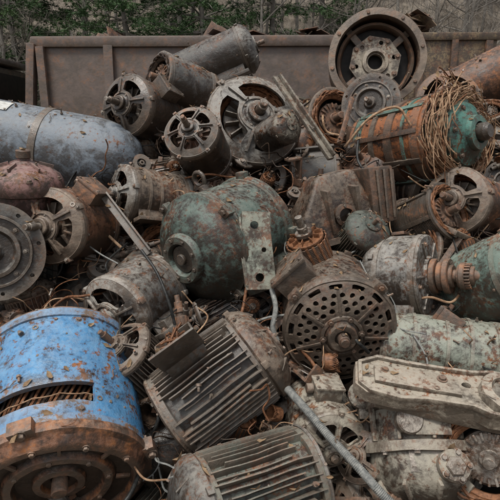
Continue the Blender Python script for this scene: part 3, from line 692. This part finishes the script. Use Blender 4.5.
# small loose parts
parts = []
for k in range(15):
    b = MB([rf.choice(['rust', 'brown', 'dgrey', 'rust', 'dark', 'dark']), 'brown', 'rust', 'coil', 'void'])
    r = rf.uniform(.045, .09); nm = 'scrap_part'
    if k % 5 == 0: end(b, 'bell4', r*1.2, Matrix(), 0, .3); nm = 'motor_end_cap'
    elif k % 5 == 1:
        b.box(.2, .015, .06, 0); b.box(.015, .1, .06, 0, T(.09, .05, 0)); b.box(.05, .02, .09, 0, T(-.07, .01, 0)); b.bolt(.012, T(-.03, .01, 0) @ RX(-pi/2)); nm = 'steel_bracket'
    elif k % 5 == 2:
        b.lathe([(r*.5, -.02), (r, -.02), (r, -.005), (r*.8, 0), (r, .005), (r, .02), (r*.5, .02)], 0, None, 32, True); nm = 'pulley'
        b.plate(r*.8, [sector(r*.3, r*.6, TAU*i/4, TAU*i/4+1.1) for i in range(4)], .012, 0, T(0, 0, .006)); b.lathe([(r*.12, -.03), (r*.26, -.03), (r*.26, .03), (r*.12, .03)], 0, None, 24, True)
    elif k % 5 == 3:
        b.cyl(r*.3, -.12, .12, 0); b.cyl(r*.55, -.03, .03, 0); b.cyl(r*.4, .05, .08, 2); b.cyl(r*.2, -.16, .16, 2); nm = 'motor_shaft'
        for q in range(14): b.box(r*.1, r*.08, .055, 0, RZ(TAU*q/14) @ T(r*.56, 0, 0))
    else:
        coilring(b, r, -.02, .05, 'copper' if k % 2 else 'coil'); nm = 'copper_winding'
    parts.append((nm, b.mesh(nm, .004)))
for k in range(2): parts.append(('motor_rotor', rotor(.055, .12, ['rust', 'copper', 'steel'])))
for i in range(330):
    x = rf.uniform(-1.6, 1.7); z = rf.uniform(-1.1, 1.1)
    if z > topz(x): continue
    nm, me = rf.choice(parts)
    put(nm, me, (x, surf(z)+rf.uniform(.05, .26), z), (rf.uniform(-1, 1), rf.uniform(-1, .2), rf.uniform(-.3, 1)), rf.uniform(0, TAU), rf.uniform(.6, 1.2))

# mound core, coloured dark to paint shade into the gaps
nx, ny = 90, 60; vs = []; fs = []
for j in range(ny+1):
    for i in range(nx+1):
        x = -3.6+7.2*i/nx; y = 1.2+4.6*j/ny
        z = min(.40+.707*(y-1.7), 2.05, 2.05-(y-4.1)*1.3)-.46
        z -= max(0, abs(x)-2.2)*1.1+(.35 if x < -.8 else 0)*min(1, max(0, (y-2.8)))
        z += noise.noise(Vector((x*5, y*5, 0)))*.07+noise.noise(Vector((x*17, y*17, 4)))*.03
        vs.append((x, y, max(z, -.05)))
for j in range(ny):
    for i in range(nx): a = j*(nx+1)+i; fs.append([a, a+1, a+nx+2, a+nx+1])
b = MB(['dark']); b.add(vs, fs, 0); link('scrap_mound', b.mesh('mound'))

# small debris settled on the upper surfaces (dropped straight down onto whatever is there)
bpy.context.view_layer.update(); dg = bpy.context.evaluated_depsgraph_get()
b = MB(['rust', 'brown', 'dark', 'leaf', 'copper', 'steel', 'beige']); rd = random.Random(404)
for i in range(2600):
    x = rd.uniform(-2.0, 2.1); y = rd.uniform(1.2, 4.4)
    hit, loc, nor, idx, ob, mw = SC.ray_cast(dg, Vector((x, y, 4.5)), Vector((0, 0, -1)))
    if not hit or nor.z < .45 or loc.z < .15: continue
    X = Matrix.Translation(loc) @ nor.to_track_quat('Z', 'Y').to_matrix().to_4x4() @ RZ(rd.uniform(0, TAU))
    k = rd.random()
    if k < .45:   # rust flakes and crumbs
        r = rd.uniform(.003, .012); n = 5; pr = [(r*rd.uniform(.5, 1.1)*cos(TAU*q/n), r*rd.uniform(.5, 1.1)*sin(TAU*q/n)) for q in range(n)]; t = r*rd.uniform(.15, .5)
        b.add([(p[0], p[1], -.001) for p in pr]+[(p[0]*.8, p[1]*.8, t) for p in pr], [[q, (q+1) % n, n+(q+1) % n, n+q] for q in range(n)]+[[n+q for q in range(n)]], rd.choice([0, 0, 1, 2, 6]), X)
    elif k < .72:  # curled dead leaves
        r = rd.uniform(.010, .024); c = rd.uniform(.2, .8)*r
        b.add([(-r, 0, c), (-r*.4, r*.42, .004+c*.5), (r*.5, r*.36, .003), (r, 0, c), (r*.5, -r*.36, .006+c*.4), (-r*.4, -r*.42, .003), (-r*.35, 0, .001), (r*.45, 0, .001)],
              [[0, 6, 1], [1, 6, 7, 2], [2, 7, 3], [3, 7, 4], [4, 7, 6, 5], [5, 6, 0]], 3, X)
    elif k < .86:  # bits of wire
        p = Vector((0, 0, .003)); a = rd.uniform(0, TAU); pts = [p.copy()]
        for q in range(5): a += rd.gauss(0, .6); p = p+Vector((cos(a)*.014, sin(a)*.014, rd.uniform(-.001, .004))); pts.append(p.copy())
        b.tube(pts, rd.uniform(.001, .002), rd.choice([4, 2, 4, 1]), 5, X)
    elif k < .95:  # nuts and bolts
        r = rd.uniform(.006, .011); Y = X @ T(0, 0, r) @ RX(rd.choice([0, pi/2, pi/2]))
        b.lathe([(r*.5, -r*.5), (r, -r*.5), (r, r*.5), (r*.5, r*.5)], rd.choice([0, 5, 2]), Y, 6, True); b.cyl(r*.5, -r*.4, r*rd.uniform(1, 4), rd.choice([0, 5]), Y, 8)
    else:
        r = rd.uniform(.008, .014); b.lathe([(r*.5, 0), (r, 0), (r, .003), (r*.5, .003)], rd.choice([0, 5]), X, 14, True)
link('metal_debris', b.mesh('debris'))

# ------------------------------------------------------------------ scrap container
b = MB(['contrust', 'ochre'])
x0, x1, y0, y1, zt = -2.55, 2.35, 6.35, 8.4, 2.78
def wallbox(xa, xb, ya, yb, za, zb, m=0, bev=.02): b.box(xb-xa, yb-ya, zb-za, m, T((xa+xb)/2, (ya+yb)/2, (za+zb)/2), bev)
wallbox(x0, x1, y0, y0+.05, .2, zt-.1); wallbox(x0, x1, y1-.05, y1, .2, zt-.1)
wallbox(x0, x0+.05, y0+.05, y1-.05, .2, zt-.1); wallbox(x1-.05, x1, y0+.05, y1-.05, .2, zt-.1)
wallbox(x0, x1, y0+.05, y1-.05, .15, .2)
for s in (y0-.04, y1-.1): wallbox(x0-.06, x1+.06, s, s+.14, zt-.12, zt, 0, .2); wallbox(x0-.06, x1+.06, s, s+.12, .1, .25, 0, .1)
for s in (x0-.05, x1-.09): wallbox(s, s+.14, y0+.1, y1-.1, zt-.121, zt-.003, 0, .2)
for i in (0, 1, 3, 5, 6): x = x0+.02+i*(x1-x0-.14)/6; wallbox(x, x+.1, y0-.07, y0, .25, zt-.12, 0, .1)
b.box(.1, .12, 2.75, 0, T(x0-.2, y0-.02, 1.33) @ RY(radians(7)), .1)
for x in (-2, 2):
    for y in (y0+.3, y1-.3): b.cyl(.1, -.08, .08, 0, T(x, y, .1) @ RY(pi/2))
link('scrap_container', b.mesh('container', .03, 1.5))
# ochre skip beyond on the right
b = MB(['ochre', 'rust'])
x0, x1, y0, y1, zt = 1.75, 2.65, 5.75, 6.25, 2.72
wallbox(x0, x1, y0, y0+.04, .0, zt-.08); wallbox(x0, x1, y1-.04, y1, .0, zt-.08); wallbox(x0, x0+.04, y0+.04, y1-.04, 0, zt-.08); wallbox(x1-.04, x1, y0+.04, y1-.04, 0, zt-.08)
wallbox(x0-.03, x1+.03, y0-.03, y0+.06, zt-.081, zt, 0, .2); wallbox(x0-.03, x1+.03, y1-.06, y1+.03, zt-.081, zt, 0, .2)
for i in range(3): wallbox(x0+.05+i*.36, x0+.12+i*.36, y0-.05, y0, .05, zt-.09, 1, .1)
link('steel_bin', b.mesh('bin', .015, 2))
# bits poking over the container rim
for (x, y, z, s, mt) in ((-1.75, 6.8, 2.78, 1.2, 'rust'), (-.5, 6.9, 2.8, 1.5, 'rust'), (-.1, 6.9, 2.78, 1.3, 'rust'), (.7, 6.8, 2.78, 1.2, 'orange'), (1.95, 6.5, 2.92, 1.2, 'ochre'), (1.2, 6.9, 2.75, 1.4, 'brown')):
    b = MB([mt, 'rust'])
    rr_ = random.Random(int(x*100))
    for k in range(7):
        b.plate(.2, [], .01, rr_.randint(0, 1), RZ(rr_.uniform(0, 6)) @ RX(rr_.uniform(-1.2, 1.2)) @ T(rr_.uniform(-.2, .2), 0, rr_.uniform(-.1, .1)), outer=[(-.14, -.05), (.1, -.1), (.19, .04), (.02, .09), (-.07, .13)], rings=4)
    link('scrap_sheet_metal', b.mesh('sheet', .03, 4), T(x, y, z) @ Matrix.Scale(s, 4))
# machine at far left
b = MB(['dark', 'void', 'dgrey'])
b.box(1.0, 1.4, 1.2, 0, T(-3.75, 7.0, 1.9), .06); b.box(.86, .02, .62, 1, T(-3.75, 6.29, 2.1), .02); b.box(.02, 1.1, .62, 1, T(-3.24, 7, 2.1), .02)
b.box(1.1, 1.5, .08, 2, T(-3.75, 7.0, 2.56), .3); b.box(1.3, 2.2, .7, 0, T(-3.8, 7.3, .95), .1)
for s in (-1, 1):
    b.box(.35, 2.6, .5, 2, T(-3.8+s*.6, 7.3, .3), .35)
    for k in range(9): b.box(.38, .06, .53, 0, T(-3.8+s*.6, 6.2+k*.27, .3), .1)
link('loader', b.mesh('loader', .01))

# ------------------------------------------------------------------ ground and hill
def hz(x, y):
    t = max(0, y-12); z = 0
    if t > 0: z = 24*(1-math.exp(-t/30.0))*min(1, t/8)
    z += noise.noise(Vector((x*.12, y*.12, 2)))*min(1.2, t*.08)
    z += noise.noise(Vector((x*1.1, y*1.1, 5)))*.04
    return z
xs = [-400, -200, -100, -60]+[-40+i*1.0 for i in range(81)]+[60, 100, 200, 400]
ys = [-400, -100, -30, -12]+[-6+i*.8 for i in range(90)]+[80, 110, 160, 250, 400]
vs = [(x, y, hz(x, y)) for y in ys for x in xs]; n = len(xs)
fs = [[j*n+i, j*n+i+1, (j+1)*n+i+1, (j+1)*n+i] for j in range(len(ys)-1) for i in range(n-1)]
b = MB(['dirt', 'litter'])
b.add(vs, fs, 0)
for q, f in enumerate(fs):
    if vs[f[0]][1] > 12: b.m[q] = 1
link('ground', b.mesh('ground', merge=False))

# ------------------------------------------------------------------ woods
def limb(b, p, d, L, r, depth, rnd, spread=.6, kids=3):
    pts = [p]; n = 4; dd = d.normalized()
    for k in range(n):
        dd = (dd+Vector((rnd.gauss(0, .12), rnd.gauss(0, .12), rnd.gauss(.03, .08)))).normalized(); pts.append(pts[-1]+dd*L/n)
    b.tube(pts, [r*(1-.55*k/n) for k in range(n+1)], 0 if depth > 2 else 1, 6 if depth > 2 else 3)
    if depth == 0: return
    for k in range(kids+(1 if depth > 2 else 0)):
        t = rnd.uniform(.35, 1); i = min(n-1, int(t*n)); q = pts[i].lerp(pts[i+1], t*n-i)
        nd = (dd+Vector((rnd.gauss(0, spread), rnd.gauss(0, spread), rnd.gauss(.15, spread*.6)))).normalized()
        limb(b, q, nd, L*rnd.uniform(.5, .75), r*.45, depth-1, rnd, spread, kids)
trees = []
for i in range(4):
    b = MB(['bark', 'twig']); rnd = random.Random(100+i); p = Vector((0, 0, -.3)); H = rnd.uniform(7, 10)
    pts = [p]
    for k in range(8): pts.append(pts[-1]+Vector((rnd.gauss(0, .12), rnd.gauss(0, .12), H/8)))
    b.tube(pts, [.085*(1-.1*k) for k in range(9)], 0, 8)
    for k in range(17):
        t = rnd.uniform(.3, 7.9); j = int(t); q = pts[j].lerp(pts[j+1], t-j); a = rnd.uniform(0, TAU)
        limb(b, q, Vector((cos(a), sin(a), rnd.uniform(.1, .9))), rnd.uniform(1.2, 2.2), .026, 3, rnd, .55, 3)
    trees.append(b.mesh('bare_tree', merge=False))
pines = []
for i in range(3):
    b = MB(['bark', 'needle']); rnd = random.Random(200+i); H = rnd.uniform(8, 11)
    b.tube([(rnd.gauss(0, .04), rnd.gauss(0, .04), -.3+H*k/8) for k in range(9)], [.13*(1-.11*k) for k in range(9)], 0, 8)
    z = .3; vs = []; fs = []
    while z < H-.2:
        for q in range(rnd.randint(4, 6)):
            a = rnd.uniform(0, TAU); L = (H-z)*.24*rnd.uniform(.7, 1.2)+.35; dr = rnd.uniform(-.12, .25)
            pts = [Vector((cos(a)*L*t, sin(a)*L*t, z+L*(dr*t-.22*t*t)+.02)) for t in (0, .25, .5, .75, 1)]
            b.tube(pts, [.028, .022, .016, .01, .005], 0, 4)
            for s in range(int(12+L*17)):
                t = rnd.uniform(.22, 1)**.8; j = min(3, int(t*4)); c = pts[j].lerp(pts[j+1], t*4-j)
                c = c+Vector((rnd.gauss(0, .13), rnd.gauss(0, .13), rnd.gauss(0, .05)))*(.5+L*.35)
                for w in range(10):
                    dv = Vector((rnd.gauss(cos(a)*.6, .8), rnd.gauss(sin(a)*.6, .8), rnd.gauss(.15, .5))).normalized()*rnd.uniform(.09, .17)
                    sd = dv.orthogonal().normalized()*.011
                    sd.rotate(Matrix.Rotation(rnd.uniform(0, 6), 3, dv))
                    k = len(vs); vs += [c-sd, c+sd, c+dv]; fs.append([k, k+1, k+2])
        z += rnd.uniform(.26, .4)
    b.add(vs, fs, 1); pines.append(b.mesh('pine_tree', merge=False))
rt = random.Random(77)
def tree(nm, me, x, y, s): link(nm, me, T(x, y, hz(x, y)) @ RZ(rt.uniform(0, TAU)) @ Matrix.Scale(s, 4))
for (x, y, s) in ((-3.0, 13.0, .9), (-1.2, 13.6, .95), (.6, 14.2, 1.0), (-6.4, 14.5, .9), (-4.6, 15, 1.0), (2.4, 18, .9), (-2.2, 17, 1.1), (-8.6, 17, 1.0)):
    tree('pine_tree', rt.choice(pines), x, y, s)
for i in range(56):
    y = 12.6+i*.21; x = rt.uniform(-.58, .6)*y
    tree('bare_tree', rt.choice(trees), x, y, rt.uniform(.5, 1.0))
b = MB(['twig', 'twig', 'bark']); rnd = random.Random(9)
for i in range(620):
    y = rnd.uniform(12.5, 26); x = rnd.uniform(-.56, .6)*y; z = hz(x, y)
    limb(b, Vector((x, y, z)), Vector((rnd.gauss(0, .3), rnd.gauss(0, .25), 1)), rnd.uniform(.8, 2.0), .011, 2, rnd, .45, 3)
link('brush_thicket', b.mesh('brush', merge=False))

# ------------------------------------------------------------------ light, sky, camera
w = bpy.data.worlds.new('World'); SC.world = w; w.use_nodes = True; nt = w.node_tree
bg = nt.nodes['Background']; sky = nt.nodes.new('ShaderNodeTexSky'); sky.sky_type = 'NISHITA'; sky.sun_disc = False
el, az = radians(66), radians(215)
sky.sun_elevation = el; sky.sun_rotation = az; sky.dust_density = 4
hs = nt.nodes.new('ShaderNodeHueSaturation'); hs.inputs['Saturation'].default_value = .3
nt.links.new(sky.outputs[0], hs.inputs['Color']); nt.links.new(hs.outputs[0], bg.inputs[0]); bg.inputs[1].default_value = .15
sl = bpy.data.lights.new('sun', 'SUN'); sl.energy = 2.6; sl.angle = radians(14); sl.color = (1, .965, .91)
so = bpy.data.objects.new('sun', sl); SC.collection.objects.link(so)
sd = Vector((sin(az)*cos(el), cos(az)*cos(el), sin(el)))
so.rotation_euler = sd.to_track_quat('Z', 'Y').to_euler()
cam = bpy.data.cameras.new('camera'); cam.lens = 36; cam.sensor_width = 36; cam.clip_end = 1500; cam.clip_start = .05
co = bpy.data.objects.new('camera', cam); SC.collection.objects.link(co)
co.location = (0, 0, 1.75); co.rotation_euler = (radians(76), 0, 0); SC.camera = co
SC.view_settings.view_transform = 'Standard'; SC.view_settings.look = 'None'; SC.view_settings.exposure = 0
print('fillers', cnt)
